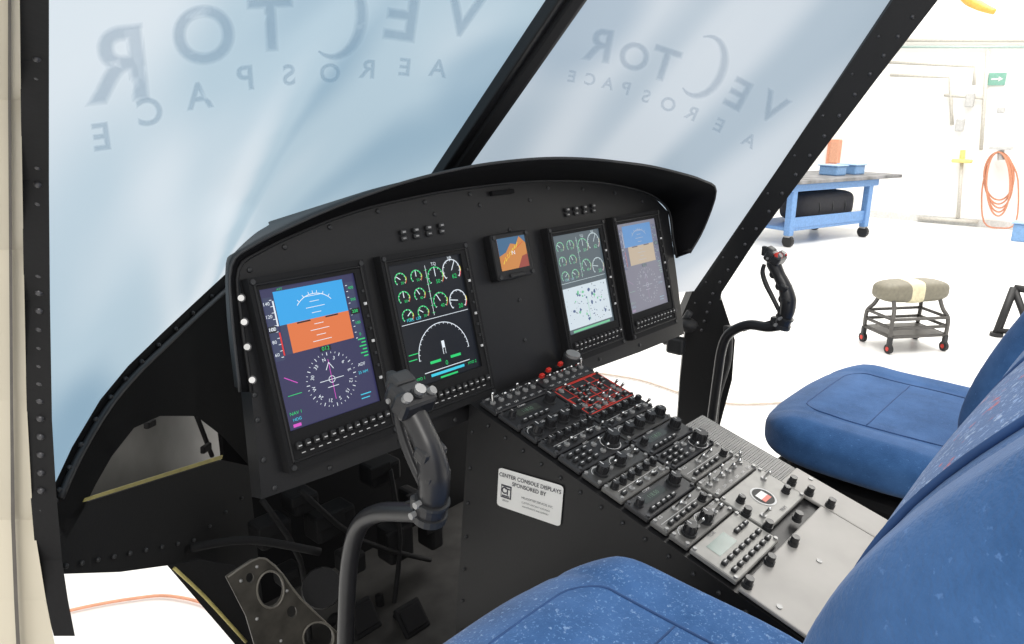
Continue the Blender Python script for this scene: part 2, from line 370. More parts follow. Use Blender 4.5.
def banner(letters,ob,m):
    fn=onpane(ob,.0015,.0006)
    for ch,px,py,h,ro in letters:
        d=DR()
        for li,bo in enumerate((.044,.032,.020,.009,-.002)):
            if ch=='(':   # tall thin swooping C of the logo
                a_=math.radians(ro);n=26;wm=h*(.035+bo)
                for i in range(n):
                    q=[]
                    for (ii,sg) in ((i,1),(i,-1),(i+1,-1),(i+1,1)):
                        f=ii/n;an=math.radians(-118+236*f);tw=wm*(.25+1.1*math.sin(math.pi*f))
                        ex=(h*.42+sg*tw)*math.cos(an);ey=(h*.62+sg*tw)*math.sin(an)
                        q.append((px+ex*math.cos(a_)-ey*math.sin(a_),-py+ex*math.sin(a_)+ey*math.cos(a_)))
                    d.poly(q,m,li)
            else: d.text(ch,px,-py,h*1.34,m,li,math.radians(ro),True,bold=bo)
        me=d.mesh('banner_letter',fn);clean(me)
        if len(me.vertices): mk('banner_letter',me,ob)
bpy.context.view_layer.update()
I1=ink('print_blue_grey',(106,138,166),.10);I1b=ink('print_blue_grey_soft',(110,142,168),.095);I2=ink('print_pale',(120,144,168),.075)
banner([('R',120,68,76,6),('O',204,38,58,5),('T',271,27,54,3),('(',334,16,66,-4),('E',403,18,52,-8),('V',463,17,44,-12)],wl,I1)
banner([('E',102,138,28,8),('C',150,113,28,8),('A',199,97,27,8),('P',246,79,25,5),('S',289,76,21,3),('O',330,74,19,0),('R',368,70,19,-4),('E',405,68,18,-6),('A',438,69,18,-8)],wl,I1b)
banner([('R',600,47,34,-10),('O',634,58,28,-14),('T',664,66,34,-18),('(',702,66,50,-22),('E',738,96,32,-28),('V',772,109,30,-30),
 ('E',572,77,12,-10),('C',590,80,12,-12),('A',608,84,12,-14),('P',626,89,13,-16),('S',646,97,13,-18),('O',668,105,14,-20),('R',692,114,14,-24),('E',719,126,14,-26),('A',749,141,14,-28)],wr,I2)
def band(left,right,thick,m,parent,name,riv=None,**k):
    b=MB();n=len(left);t=bmesh.new()
    A=[t.verts.new(p) for p in left];B_=[t.verts.new(p) for p in right]
    A2=[t.verts.new(left[i]+thick[i]) for i in range(n)];B2=[t.verts.new(right[i]+thick[i]) for i in range(n)]
    for i in range(n-1):
        t.faces.new((A[i],B_[i],B_[i+1],A[i+1]));t.faces.new((A2[i],A2[i+1],B2[i+1],B2[i]))
        t.faces.new((A[i],A[i+1],A2[i+1],A2[i]));t.faces.new((B_[i],B2[i],B2[i+1],B_[i+1]))
    t.faces.new((A[0],A2[0],B2[0],B_[0]));t.faces.new((A[-1],B_[-1],B2[-1],A2[-1]))
    b.add(t,m)
    if riv:
        for (p,r) in riv: b.sph(p,r,RIV,seg=10)
    return b.obj(name,parent,**k)
def lerpS(y): return .95*(.38+(.895-.38)*min(1.1,max(-.2,(y/490))))
ys=[-60,60,180,300,420,490,560,600,636]
lx=[18,20,22,24,27,30,36,44,54];rx=[49,49,49,50,52,56,62,68,75]
Ls=[at(lx[i],ys[i],lerpS(ys[i])) for i in range(9)];Rs=[at(rx[i],ys[i],lerpS(ys[i])) for i in range(9)]
away=[ray(35,y).normalized()*(.02 if y<500 else .008) for y in ys]
riv=[(at(36+(y/600)*7,y,lerpS(y)),.0040*(lerpS(y)/.7)) for y in range(4,560,18)]
band(Ls,Rs,away,BLKM,AF,'door_post',riv)
ys=[-60,100,250,400,520,600,680]
lx=[-60]*7;rx=[19,21,23.5,26.5,33,46,62]
band([at(lx[i],ys[i],lerpS(ys[i])*1.0) for i in range(7)],[at(rx[i],ys[i],lerpS(ys[i])) for i in range(7)],[ray(20,y).normalized()*.03 for y in ys],CREAM,AF,'door_frame',label='cream painted door frame edge')
lx=[8,8,9,10,11,14,18];rx=[11,11,12,13,15,18,22]
band([at(lx[i],ys[i],lerpS(ys[i])*.985) for i in range(7)],[at(rx[i],ys[i],lerpS(ys[i])*.985) for i in range(7)],[ray(20,y).normalized()*.008 for y in ys],pm('grey_seal',(.10,.09,.08),.6),AF,'door_seal')
e0=cbot;e1=ctop
Mp=Matrix.Identity(4)
for i in range(3): Mp[i][0]=(1,0,0)[i];Mp[i][1]=dn[i];Mp[i][2]=inw[i];Mp[i][3]=((e0+e1)/2)[i]
b=MB()
b.box(Mp@Matrix.Translation((0,0,.012)),(.066,(e1-e0).length,.022),BLK,.003)
b.box(Mp@Matrix.Translation((0,0,.026)),(.030,(e1-e0).length,.010),BLKM,.003)
b.obj('centre_post',AF)
X=.82
ys=[-70,0,80,165,240,292,330]
li=[940,893,839,780,728,692,676];ro=[985,938,876,812,756,722,712]
Lw=[onx(li[i],ys[i],X-.02*(1-i/6)) for i in range(7)];Rw=[onx(ro[i],ys[i],X) for i in range(7)]
riv=[]
for i in range(26):
    k=i/25*6;j=min(5,int(k));f=k-j
    pa=Lw[j].lerp(Lw[j+1],f).lerp(Rw[j].lerp(Rw[j+1],f),.72);riv.append((pa,.0045))
    if i%2==0: riv.append((Lw[j].lerp(Lw[j+1],f).lerp(Rw[j].lerp(Rw[j+1],f),.25),.003))
band(Lw,Rw,[V((.04,.03,.02))]*7,BLK,AF,'door_post',riv)
ys=[300,340,380,440,470];li=[690,684,680,676,672];ro=[722,735,732,716,712]
band([onx(li[i],ys[i],X) for i in range(5)],[onx(ro[i],ys[i],X) for i in range(5)],[V((.05,.03,0))]*5,BLK,AF,'lower_door_post')
b=MB();b.tube([onx(728,326,.79),onx(727,360,.79),onx(716,400,.79),onx(712,446,.79)],.012,RUB,10,5)
b.sph(onx(688,325,.76),.028,RUB,(1,1,.7));b.box(onx(676,345,.76),(.03,.05,.05),GRAPH,.008)
b.tube([onx(664,342,.76),onx(676,332,.76),onx(690,312,.76)],.010,GRAPH,8,3);b.obj('hinge_linkage',AF)
# nose side shell
b=MB()
out=[(46,500),(53,484),(72,442),(100,395),(128,361),(160,330),(192,300),(228,268),(262,300)]
inn=[(66,540),(84,508),(96,484),(112,456),(134,428),(160,416),(196,416),(222,436),(262,480)]
t=bmesh.new();o1=[t.verts.new(onN(*p)) for p in out];i1=[t.verts.new(onN(*p)) for p in inn]
for k in range(8): t.faces.new((o1[k],o1[k+1],i1[k+1],i1[k]))
bmesh.ops.solidify(t,geom=t.faces[:],thickness=.015);b.add(t,BLKM)
for k in range(16):
    a=k/15*8;j=min(7,int(a));f=a-j
    px=out[j][0]*(1-f)+out[j+1][0]*f;py=out[j][1]*(1-f)+out[j+1][1]*f
    b.sph(onN(px+5,py+9,-.002),.004,GRAPH,seg=8)
b.obj('windshield_sill',AF)
b=MB();b.tube([onN(x+7,y+14,-.004) for x,y in out[1:8]],.005,GRAPH,8,4);b.obj('sill_flange',AF)
b=MB();b.prism([onN(*p) for p in ((54,552),(66,520),(84,503),(222,460),(250,466),(300,500),(300,640),(262,645),(232,618),(205,588),(178,564),(120,572),(62,574))],NN*.015,BLKM)
for k in range(12): b.sph(onN(66+k*16,566-k*3.2 if k<8 else 540-(k-8)*14,-.003),.0035,GRAPH,seg=8)
b.obj('chin_frame',AF)
b=MB();b.prism([onN(*p,.10) for p in ((60,560),(62,480),(100,420),(170,380),(270,430),(270,520),(100,570))],NN*.01,pm('chin_skin',(.20,.195,.185),.5,var=.25,scale=7));b.obj('nose_skin',AF,label='bare grey-brown inner nose skin')
b=MB();b.prism([onN(84,502,-.003),onN(222,459,-.003),onN(223,455,-.003),onN(86,498,-.003)],NN*.002,YEL);b.obj('yellow_edge_strip',AF,label='thin yellowish edge strip')
b=MB();b.tube([onN(196,414,.06),onN(212,456,.06)],.005,BLKM,8,1);b.obj('nose_stringer',AF)
for (px,py,w,h) in ((206,448,.04,.015),(150,424,.03,.012)):
    b=MB();b.box(Matrix.Translation(onN(px,py,.03))@Matrix.Rotation(math.radians(45),4,'Z')@Matrix.Rotation(.2,4,'Y'),(w,.01,h),BLKM,.003);b.obj('nose_bracket',AF)
b=MB();b.box(V((.06,.61,-.27)),(.78,.02,.80),DARK);b.obj('footwell_dark_sheet',AF)  # dark sheet added so the space below the panel looks shaded
flp=pm('floor_plate_grey',(.022,.021,.020),.6,.0,var=.4,scale=18,spec=.3)
b=MB();b.box(V((0,-.35,-.64)),(1.66,1.0,.04),flp,.005);b.box(V((.05,.37,-.66)),(.76,.5,.03),flp);b.obj('cockpit_floor',AF)
b=MB();b.box(V((0,-.6,-.85)),(1.1,1.6,.36),pm('hull_white',(.6,.6,.58),.4),.08);b.obj('belly_skin',AF)
for y in (-1.2,.1):
    b=MB();b.cyl((0,y,-1.08),(0,y,-.9),.03,GRY);b.cyl((-.06,y,-1.18),(.06,y,-1.18),.12,RUB,seg=20);b.obj('landing_wheel',AF)
def plate_hole(b,poly,holes,pl,vec,m):
    t=bmesh.new()
    from mathutils.geometry import delaunay_2d_cdt
    vs=[V(p) for p in poly];ed=[(i,(i+1)%len(poly)) for i in range(len(poly))]
    for (cx,cy,rx,ry) in holes:
        b0=len(vs);n=20
        for i in range(n): vs.append(V((cx+rx*math.cos(2*math.pi*i/n),cy+ry*math.sin(2*math.pi*i/n))))
        ed+=[(b0+i,b0+(i+1)%n) for i in range(n)]
    r=delaunay_2d_cdt([V((v[0],v[1])) for v in vs],ed,[],1,1e-5)
    tv=[t.verts.new(pl(v.x,v.y)) for v in r[0]]
    for f in r[2]:
        c=sum((r[0][i] for i in f),V((0,0)))/len(f)
        if any(((c.x-h[0])/h[2])**2+((c.y-h[1])/h[3])**2<.98 for h in holes): continue
        try: t.faces.new([tv[i] for i in f])
        except: pass
    bmesh.ops.recalc_face_normals(t,faces=t.faces)
    r=bmesh.ops.extrude_face_region(t,geom=t.faces[:])
    for v in [g for g in r['geom'] if isinstance(g,bmesh.types.BMVert)]: v.co.y+=vec
    b.add(t,m)
rp=lambda x,y:ony(x,y,.20)
ribm=pm('rib_metal',(.055,.051,.044),.5,.0,var=.4,scale=30)
b=MB()
plate_hole(b,[(226,577),(252,560),(266,558),(282,574),(300,598),(345,640),(360,670),(262,670),(246,616)],[(270,589,13,18),(318,637,15,15),(250,578,4,5),(292,612,5,6)],rp,.004,ribm)
for (cx,cy,rx_,ry_) in ((270,589,13.5,18.5),(318,637,15.5,15.5)):
    b.tube([rp(cx+rx_*math.cos(i*.5236),cy+ry_*math.sin(i*.5236))+V((0,-.002,0)) for i in range(12)],.002,pm('worn_metal',(.16,.15,.13),.45,.2),6,2,True)
for p in ((240,580),(256,566),(286,590),(256,618),(280,640),(338,656)): b.sph(rp(*p)+V((0,-.003,0)),.003,GRY,seg=8)
b.tube([rp(228,577),rp(252,561),rp(266,559),rp(283,575),rp(301,599),rp(346,641)],.0018,MAT['worn_metal'],6,2)
b.obj('rib_bracket',AF,label='stamped metal rib with lightening holes')
b=MB()
plate_hole(b,[(168,566),(200,560),(236,566),(232,582),(262,650),(240,650)],[],lambda x,y:ony(x,y,.30),.004,BLKM)
b.obj('side_rib',AF)
b=MB();b.tube([ony(174,568,.28),ony(205,597,.28),ony(246,642,.28)],.003,YEL,6,3);b.obj('edge_strip',AF)
b=MB()
b.tube([ony(190,548,.36),ony(250,540,.34),ony(320,552,.30)],.008,BLKM,10,4);b.obj('cross_tube',AF)
for pts_ in (((262,500),(300,560),(310,640)),((390,470),(400,540),(392,620)),((300,490),(360,540),(430,560))):
    b=MB();b.tube([ony(x,y,.38) for x,y in pts_],.006,BLKM,10,3);b.obj('push_rod',AF)
b=MB();b.cyl(ony(322,588,.33),ony(322,588,.24),.042,BLKM,.036,seg=20);b.obj('actuator_drum',AF)
for (x,y,w,h) in ((380,470,.08,.05),(330,520,.1,.06),(395,540,.07,.09),(290,575,.05,.04),(440,600,.08,.10),(430,520,.04,.14),(270,530,.07,.05),(350,560,.05,.05),(300,500,.06,.04),(410,500,.03,.06)):
    b=MB();b.box(ony(x,y,.42),(w,.06,h),BLKM,.008);b.box(ony(x,y,.385),(w*.7,.01,h*.5),BLKM,.002);b.obj('equipment_box',AF)
for px in (362,412):
    pb=ony(px,618,.28)
    t=thing('rudder_pedal',pb,'black foot pedal on an arm beneath the instrument panel','pedal')
    Mx=Matrix.Translation(pb)@Matrix.Rotation(math.radians(-40),4,'X')
    b=MB();b.box(Mx,(.07,.012,.07),DARK,.005);b.obj('pedal_pad',t)
    b=MB();b.box(Mx@Matrix.Translation((0,-.008,0)),(.055,.004,.05),DARK,.002);b.obj('pedal_grip',t)
    b=MB();b.tube([pb+V((0,.01,0)),pb+V((0,.1,-.05)),V((pb.x,pb.y+.12,-.62))],.010,DARK,8,4);b.obj('pedal_arm',t)
# ================================================================ INSTRUMENT PANEL
IP=thing('instrument_panel',P(0,.1),'matte black curved-top instrument panel holding four tall displays','instrument panel')
outl=[(238,268),(262,251),(300,232),(335,218),(370,207),(405,199),(440,192),(475,187),(510,183),(540,181),(570,181),(595,182),(620,186),(640,191),(655,198),(668,212),(676,270),(684,334),(640,352),(590,370),(540,390),(495,408),(450,428),(400,448),(330,475),(262,499),(252,400),(243,320)]
b=MB();b.prism([onP(*p) for p in outl],-PN*.03,BLK)
for p in ((250,270),(285,247),(330,227),(378,211),(425,202),(470,194),(510,190),(548,188),(583,189),(615,193),(642,201),(660,220),(668,260),(676,310),(640,345),(600,359),(562,376),(520,392),(455,420),(400,441),(330,468),(275,488),(264,460),(258,420),(255,395),(530,200),(480,205),(435,214),(520,300),(525,340),(510,230)):
    b.sph(Matrix.Translation(onP(*p,.001))@PM.to_3x3().to_4x4(),.0042,GRAPH,(1,1,.4),8)
b.obj('panel_face',IP)
for p in ((241,298),(244,322),(247,347),(252,380)):
    b=MB();b.cyl(onP(*p,0),onP(*p,.004),.0060,RIV,seg=14);b.cyl(onP(*p,.004),onP(*p,.0065),.0042,CHR,seg=12);b.obj('panel_fastener',IP,label='bright metal fastener')
def G(n,c,e=1.): return glow('lcd_'+n,c,e)
NORM=dict(bg=G('purple',(48,48,86),.9),sky=G('sky',(48,156,220)),gnd=G('ground',(212,112,62)),w=G('white',(220,228,236)),g=G('green',(40,200,110)),c=G('cyan',(60,195,220)),m=G('magenta',(205,80,190)),r=G('red',(205,45,45)),k=G('black',(14,17,24),.9),tape=G('tape',(52,60,90)),y=G('yellow',(225,205,70)),map=G('map',(196,212,214),.9))
K2=dict(NORM);K2['bg']=NORM['k']
GLARE_WASH=dict(bg=G('wash_bg',(120,120,134)),sky=G('wash_sky',(90,138,190)),gnd=G('wash_ground',(180,164,144)),w=G('wash_white',(168,174,186)),g=G('wash_green',(135,164,156)),c=G('wash_cyan',(136,168,186)),m=G('wash_magenta',(148,128,158)),r=G('wash_red',(160,105,110)),k=G('wash_black',(84,88,102)),tape=G('wash_tape',(104,108,130)),y=G('wash_yellow',(185,178,130)),map=G('wash_map',(202,214,222),.95))  # right-hand screens: glare painted in as paler, greyer colours
W3=dict(GLARE_WASH);W3['bg']=G('wash_grey',(80,92,100));W3['g']=G('wash_green3',(112,188,146));W3['w']=G('wash_white3',(190,205,210))
NAVY=G('map_navy',(72,92,130))
def pfd(d,c):
    w,g,cy_,m,r,k=c['w'],c['g'],c['c'],c['m'],c['r'],c['k']
    d.rect(0,0,1,1.34,c['bg'],0)
    d.rect(.13,.98,.86,1.3,c['sky'],1);d.rect(.20,.70,.86,.98,c['gnd'],1);d.rect(.13,.70,.2,.98,c['tape'],1)
    for q in range(-4,5):
        if q: ww=.10 if q%2==0 else .05;d.line(.52-ww,.98+q*.055,.52+ww,.98+q*.055,.006,w)
    d.line(.3,.97,.44,.97,.014,k);d.line(.60,.97,.74,.97,.014,k);d.ring(.52,.98,.24,.007,w,40,140,n=14)
    for a in (50,65,80,90,100,115,130): ca,sa=math.cos(math.radians(a)),math.sin(math.radians(a));d.line(.52+.24*ca,.98+.24*sa,.52+.265*ca,.98+.265*sa,.006,w)
    d.rect(.02,.66,.11,1.26,c['tape'],1);d.rect(.105,.70,.12,.92,r,2);d.rect(.105,.98,.12,1.22,w,2)
    for i in range(10): d.line(.08,.69+i*.06,.105,.69+i*.06,.006,w);
    for i in range(5): d.text(str(140-i*20),.045,1.2-i*.12,.045,w)
    d.rect(.015,.93,.09,.99,k,3);d.text('100',.05,.96,.05,w,4)
    d.rect(.88,.66,.97,1.26,c['tape'],1)
    for i in range(10): d.line(.88,.69+i*.06,.9,.69+i*.06,.006,w)
    for i in range(5): d.text(str(400-i*100),.935,1.2-i*.12,.04,g)
    d.rect(.88,.93,.985,.99,k,3);d.text('230',.93,.96,.045,g,4)
    for i in range(6): d.line(.9+.03*(i%2),.67-i*.035,.98,.67-i*.035,.012,g)
    cx,cy,R_=.53,.36,.27
    for a in range(0,360,10):
        ca,sa=math.cos(math.radians(a)),math.sin(math.radians(a));q=.88 if a%30==0 else .94
        d.line(cx+R_*ca,cy+R_*sa,cx+R_*q*ca,cy+R_*q*sa,.007 if a%30==0 else .005,w)
    for i,s_ in enumerate(('N','3','6','E','12','15','S','21','24','W','30','33')):
        a=math.radians(90-i*30+12);d.text(s_,cx+R_*.76*math.cos(a),cy+R_*.76*math.sin(a),.05,w,rot=a-math.pi/2)
    d.line(cx,cy-.2,cx,cy+.2,.006,m);d.line(cx-.04,cy+.1,cx,cy+.17,.007,w);d.line(cx+.04,cy+.1,cx,cy+.17,.007,w)
    d.line(cx-.13,cy,cx+.13,cy,.006,w);d.line(cx-.06,cy-.07,cx+.06,cy-.07,.006,w);d.ring(cx,cy,.035,.006,w)
    d.rect(cx-.06,.645,cx+.06,.69,k,2);d.text('012',cx,.668,.055,g,4)
    d.line(.06,.5,.18,.42,.008,m);d.line(.06,.32,.2,.32,.006,g);d.line(.8,.12,.92,.12,.01,cy_);d.line(.8,.08,.9,.08,.01,cy_)
    d.text('NAV 1',.1,.15,.045,g);d.text('HDG',.1,.09,.04,cy_);d.text('ADF',.88,.42,.045,w);d.text('25 NM',.88,.34,.04,cy_)
    d.text('ATT',.2,1.315,.03,g);d.rect(.05,.02,.13,.05,m,1)
def gauge(d,c,cx,cy,r,full=True,v=.6):
    w,g=c['w'],c['g']
    d.ring(cx,cy,r,.011,g if full else w,-40,220,n=20)
    for k in range(9):
        a=math.radians(-40+k*32.5);d.line(cx+r*math.cos(a),cy+r*math.sin(a),cx+r*.8*math.cos(a),cy+r*.8*math.sin(a),.006,w)
    d.ring(cx,cy,r*1.06,.012,c['r'],-40,-10,n=4);d.ring(cx,cy,r*1.06,.01,c['y'],-10,15,n=4)
    a=math.radians(220-260*v);d.line(cx,cy,cx+r*.9*math.cos(a),cy+r*.9*math.sin(a),.01,w)
    d.text(str(int(v*100)),cx+r*.2,cy-r*.55,r*.55,g)
def eicas(d,c,mp=False):
    w,g=c['w'],c['g']
    d.rect(0,0,1,1.34,c['bg'],0)
    for i in range(3):
        gauge(d,c,.13,1.18-i*.2,.075,v=.3+.2*i);gauge(d,c,.34,1.18-i*.2,.075,v=.5-.1*i)
    gauge(d,c,.6,1.14,.11,v=.5);gauge(d,c,.84,1.17,.13,False,.62);gauge(d,c,.6,.86,.1,v=.4);gauge(d,c,.85,.82,.125,False,.2)
    d.line(.48,.72,.48,1.28,.006,w)
    for i in range(7): d.line(.46,.75+i*.08,.5,.75+i*.08,.006,g)
    d.line(.03,.69,.97,.69,.006,w)
    d.text('TQ',.6,1.28,.05,w);d.text('NR',.84,1.315,.045,w);d.text('FUEL  LBS',.2,.73,.045,c['c'])
    if mp:
        d.rect(.03,.06,.97,.62,c['map'],1)  # map whitened by a reflection that is put into its colour
        for k in range(26):
            x,y=random.uniform(.12,.88),random.uniform(.12,.56);n=7;r0=random.uniform(.012,.032)
            d.poly([(x+r0*random.uniform(.5,1.2)*math.cos(2*math.pi*i/n),y+r0*random.uniform(.5,1.2)*math.sin(2*math.pi*i/n)) for i in range(n)],NAVY if k%3 else c['g'],2)
        for k in range(70): x,y=random.uniform(.06,.94),random.uniform(.09,.6);d.disk(x,y,random.uniform(.004,.01),random.choice((c['bg'],NAVY)),3,6)
        d.rect(.1,.01,.9,.04,g,1);d.line(.5,.12,.5,.45,.006,g)
    else:
        cx,cy,r=.52,.27,.36
        d.ring(cx,cy,r,.009,w,0,180,n=30)
        for k in range(19):
            a=math.radians(k*10);d.line(cx+r*math.cos(a),cy+r*math.sin(a),cx+r*.93*math.cos(a),cy+r*.93*math.sin(a),.006,w)
        d.line(.04,.36,.17,.36,.01,g);d.line(.03,.3,.14,.3,.01,g)
        d.rect(.50,.27,.54,.42,w,2);d.rect(.507,.27,.533,.34,c['k'],3);d.rect(.30,.20,.45,.23,g,1);d.rect(.59,.20,.74,.23,g,1)
        d.line(.2,.12,.85,.12,.008,w);d.rect(.28,.06,.76,.09,c['c'],1);d.rect(.4,.015,.65,.035,g,1);d.text('0',.52,.165,.07,g)
        d.text('HYD 1',.13,.08,.045,g);d.text('HYD 2',.88,.08,.045,g)
W_,H_=.187,.27
key=MB();key.box(V((0,0,.004)),(.0085,.0105,.008),RUB,.0015,1);key.box(V((0,.0,.0085)),(.005,.0015,.0006),WHT);keym=key.mesh('bezel_key')
fx0,fy0,fx1,fy1=.013,.055,.167,.252
for i,u0 in enumerate((-.512,-.294,.107,.325)):
    b=MB()
    for (x0,y0,x1,y1) in ((0,0,W_,fy0),(0,fy1,W_,H_),(0,fy0,fx0,fy1),(fx1,fy0,W_,fy1)):
        b.box(PM@Matrix.Translation((u0+(x0+x1)/2,(y0+y1)/2,.009)),(x1-x0,y1-y0,.018),BLKM)
    for (x0,y0,x1,y1) in ((.006,.012,.181,.015),(.006,.258,.181,.261),(.006,.012,.009,.261),(.178,.012,.181,.261)):
        b.box(PM@Matrix.Translation((u0+(x0+x1)/2,(y0+y1)/2,.019)),(x1-x0,y1-y0,.003),BLK,.001,1)
    for (x,y) in ((.006,.006),(.181,.006),(.006,.264),(.181,.264)):
        b.cyl(P(u0+x,y,.018),P(u0+x,y,.0205),.0038,GRAPH,seg=10)
    for k in range(8): b.box(PM@Matrix.Translation((u0+.174,.09+k*.019,.019)),(.004,.004,.003),WHT if k%3==0 else GRAPH)
    dsp=b.obj('display_unit',IP,label='tall black avionics display with a lit screen and key row')
    d=DR()
    if i==0: pfd(d,NORM)
    elif i==1: eicas(d,K2)
    elif i==2: eicas(d,W3,True)
    else: pfd(d,GLARE_WASH)
    me=d.mesh('screen',lambda x,y,z,u0=u0:P(u0+fx0+x*(fx1-fx0),.055+y*.147,.014+z*.00025))
    mk('screen',me,dsp,label=('lit flight display with blue sky, orange ground and compass' if i in(0,3) else 'lit engine display with round green gauges'))
    for k in range(12):
        mk('bezel_key',keym,dsp,M=PM@Matrix.Translation((u0+.018+k*.0137,.034,.018)))
    b=MB()
    for k in range(11):
        b.box(PM@Matrix.Translation((u0+.025+k*.0137,.022,.0185)),(.006,.0012,.0006),WHT)
    b.obj('key_legend',dsp)
cu,cv=uv(513,255,.02)
b=MB();b.box(PM@Matrix.Translation((cu,cv,.010)),(.098,.084,.022),BLK,.004)
for sx in(-1,1):
    for sy in(-1,1): b.cyl(P(cu+sx*.043,cv+sy*.036,.02),P(cu+sx*.043,cv+sy*.036,.0235),.004,GRAPH,seg=10)
b.box(PM@Matrix.Translation((cu,cv-.036,.022)),(.04,.006,.006),RUB,.001)
sd=b.obj('standby_display',IP,label='small square standby screen showing an orange and blue map')
d=DR();SBB=glow('sb_blue',(62,104,140),.85)
d.rect(-.5,-.5,.5,.5,glow('sb_orange',(200,132,70),.9),0)
d.poly([(-.5,.5),(-.5,-.05),(-.25,.05),(-.05,.3),(.15,.25),(.3,.5)],SBB,1);d.poly([(.5,-.5),(.5,-.1),(.3,-.15),(.1,-.5)],glow('sb_red',(150,70,60),.9),1);d.poly([(.28,.5),(.5,.5),(.5,.25)],SBB,1)
for k in range(6): d.line(-.4+k*.1,-.3+k*.08,-.3+k*.1,-.1+k*.08,.02,NORM['y'],2)
d.line(-.4,-.2,.4,.3,.015,NORM['r']);d.text('N',0,.0,.18,NORM['w'])
mk('screen',d.mesh('screen',lambda x,y,z:P(cu+x*.074,cv+.004+y*.058,.0215+z*.0002)),sd)
for (x0,y0,x1,y1) in ((402,235,440,228),(566,212,592,208)):
    for k in range(4):
        f=k/3;px,py=x0*(1-f)+x1*f,y0*(1-f)+y1*f;u,v=uv(px,py)
        b=MB();b.box(PM@Matrix.Translation((u,v+.004,.004)),(.011,.008,.006),GRAPH,.001,1);b.box(PM@Matrix.Translation((u,v-.006,.003)),(.011,.008,.005),GRAPH,.001,1)
        b.box(PM@Matrix.Translation((u,v+.004,.0073)),(.006,.003,.0006),GRY);b.box(PM@Matrix.Translation((u,v-.006,.0058)),(.006,.002,.0006),GRY);b.obj('caption_light',IP)
u,v=uv(500,190);b=MB();b.box(PM@Matrix.Translation((u,v-.005,.004)),(.06,.008,.008),DARK,.001);b.obj('vent_slot',IP)
# ================================================================ GLARESHIELD
GS=thing('glareshield',P(0,.45),'curved black glareshield hood overhanging the instrument panel','glareshield')
Pp=[(250,392),(240,320),(237,270),(262,250),(300,232),(335,218),(370,207),(405,199),(440,192),(475,187),(510,183),(540,181),(570,181),(595,182),(620,186),(640,191),(655,198),(668,212),(672,240),(676,258)]
Fp=[(240,392,.010),(232,320,.010),(231,266,.010),(254,245,.02),(292,226,.03),(328,210,.04),(364,196,.05),(402,183,.06),(440,173,.07),(480,165,.08),(520,160,.09),(555,158,.10),(590,159,.11),(620,162,.12),(650,166,.12),(680,173,.13),(702,180,.13),(716,191,.12),(704,228,.07),(690,253,.04)]
A=[onP(*p,-.002) for p in Pp];Bf=[onP(x,y,n) for x,y,n in Fp]
def refine(L_,n=4):
    o_=[]
    for i in range(len(L_)-1):
        a,b_,c,d_=L_[max(0,i-1)],L_[i],L_[i+1],L_[min(len(L_)-1,i+2)]
        for k in range(n):
            t_=k/n;o_.append(.5*((2*b_)+(c-a)*t_+(2*a-5*b_+4*c-d_)*t_*t_+(3*b_-a-3*c+d_)*t_**3))
    return o_+[L_[-1]]
Md=[A[i].lerp(Bf[i],.5)+(V((0,0,.008)) if 3<i<17 else V((0,0,0))) for i in range(len(A))]
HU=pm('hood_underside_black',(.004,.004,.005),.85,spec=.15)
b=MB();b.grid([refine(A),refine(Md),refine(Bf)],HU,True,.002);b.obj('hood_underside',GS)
Rr=[]
for i,p in enumerate(Bf):
    q=p.copy()
    if i<=2: Rr.append(V((q.x+.004,q.y+.022,q.z)))
    elif i<7: Rr.append(V((q.x*.96,q.y+.03+.34*(i-2)/5,q.z-.01-.08*(i-2)/5)))
    elif i<15: Rr.append(V((q.x*.95,q.y+.42,q.z-.10)))
    else: Rr.append(V((q.x+.012,q.y+(.20 if i==15 else .13 if i<18 else .07),q.z-.02)))
mid=[Bf[i].lerp(Rr[i],.25)+V((0,0,.004)) for i in range(len(Bf))]
b=MB();b.grid([refine(Bf),refine(mid),refine(Rr)],HOOD,True,.002);b.obj('hood_top',GS)
b=MB();b.tube(Bf,.0024,GRAPH,8,4);b.obj('hood_edge_trim',GS)
b=MB();b.tube([p+PN*.004 for p in A],.003,HOOD,8,4);b.obj('inner_trim_bead',GS)
# ================================================================ CONSOLE
CC=thing('center_console',V((0,-.3,-.62)),'black centre console with rows of avionics control modules and knobs','console')
XL,XR=-.172,.116
b=MB()
prof=[C(0,.0,-.004),C(0,.85,-.004)]
pts=[V((XL,prof[0].y,prof[0].z)),V((XL,prof[1].y,prof[1].z)),V((XL,prof[1].y,-.62)),V((XL,prof[0].y+.06,-.62))]
b.prism(pts,V((XR-XL,0,0)),BLK)
for k in range(20): b.sph(C(XL-.001,.05+k*.04,-.02),.0032,GRAPH,seg=8)
for k in range(8): b.sph(V((XL-.001,-.005+k*.006,-.05-k*.07)),.0032,GRAPH,seg=8)
b.obj('console_body',CC)
pts=[onx(*p,XL-.002) for p in ((499,467),(564,486),(559,533),(497,505))]
pu=(pts[1]-pts[0]);pvv=(pts[3]-pts[0]);wq,hq=pu.length,pvv.length;pu.normalize();pvv.normalize()
def pq(x,y,z=0): return pts[0]+pu*x*wq+pvv*(1-y)*hq+V((-.0006*z,0,0))
rc=[]
for (cx,cy,a0) in ((.94,.92,0),(.06,.92,90),(.06,.08,180),(.94,.08,270)):
    for k in range(5): a=math.radians(a0+k*22.5);rc.append((cx+.06*math.cos(a),cy+.08*math.sin(a)))
d=DR();d.poly(rc,pm('plaque_white',(.86,.86,.84),.45,var=.02),1)
ki=pm('plaque_ink',(.05,.05,.065),.6)
def ptx(s_,x,y,h,m=ki,z=3,bo=0):
    vs,fs=glyph(s_,bo);ar=wq/hq;b0=len(d.v)
    if m not in d.mats: d.mats.append(m)
    for p in vs: d.v.append((x+p.x*h/ar,y+p.y*h,z))
    for f in fs: d.f.append([b0+i for i in f]);d.m.append(d.mats.index(m))
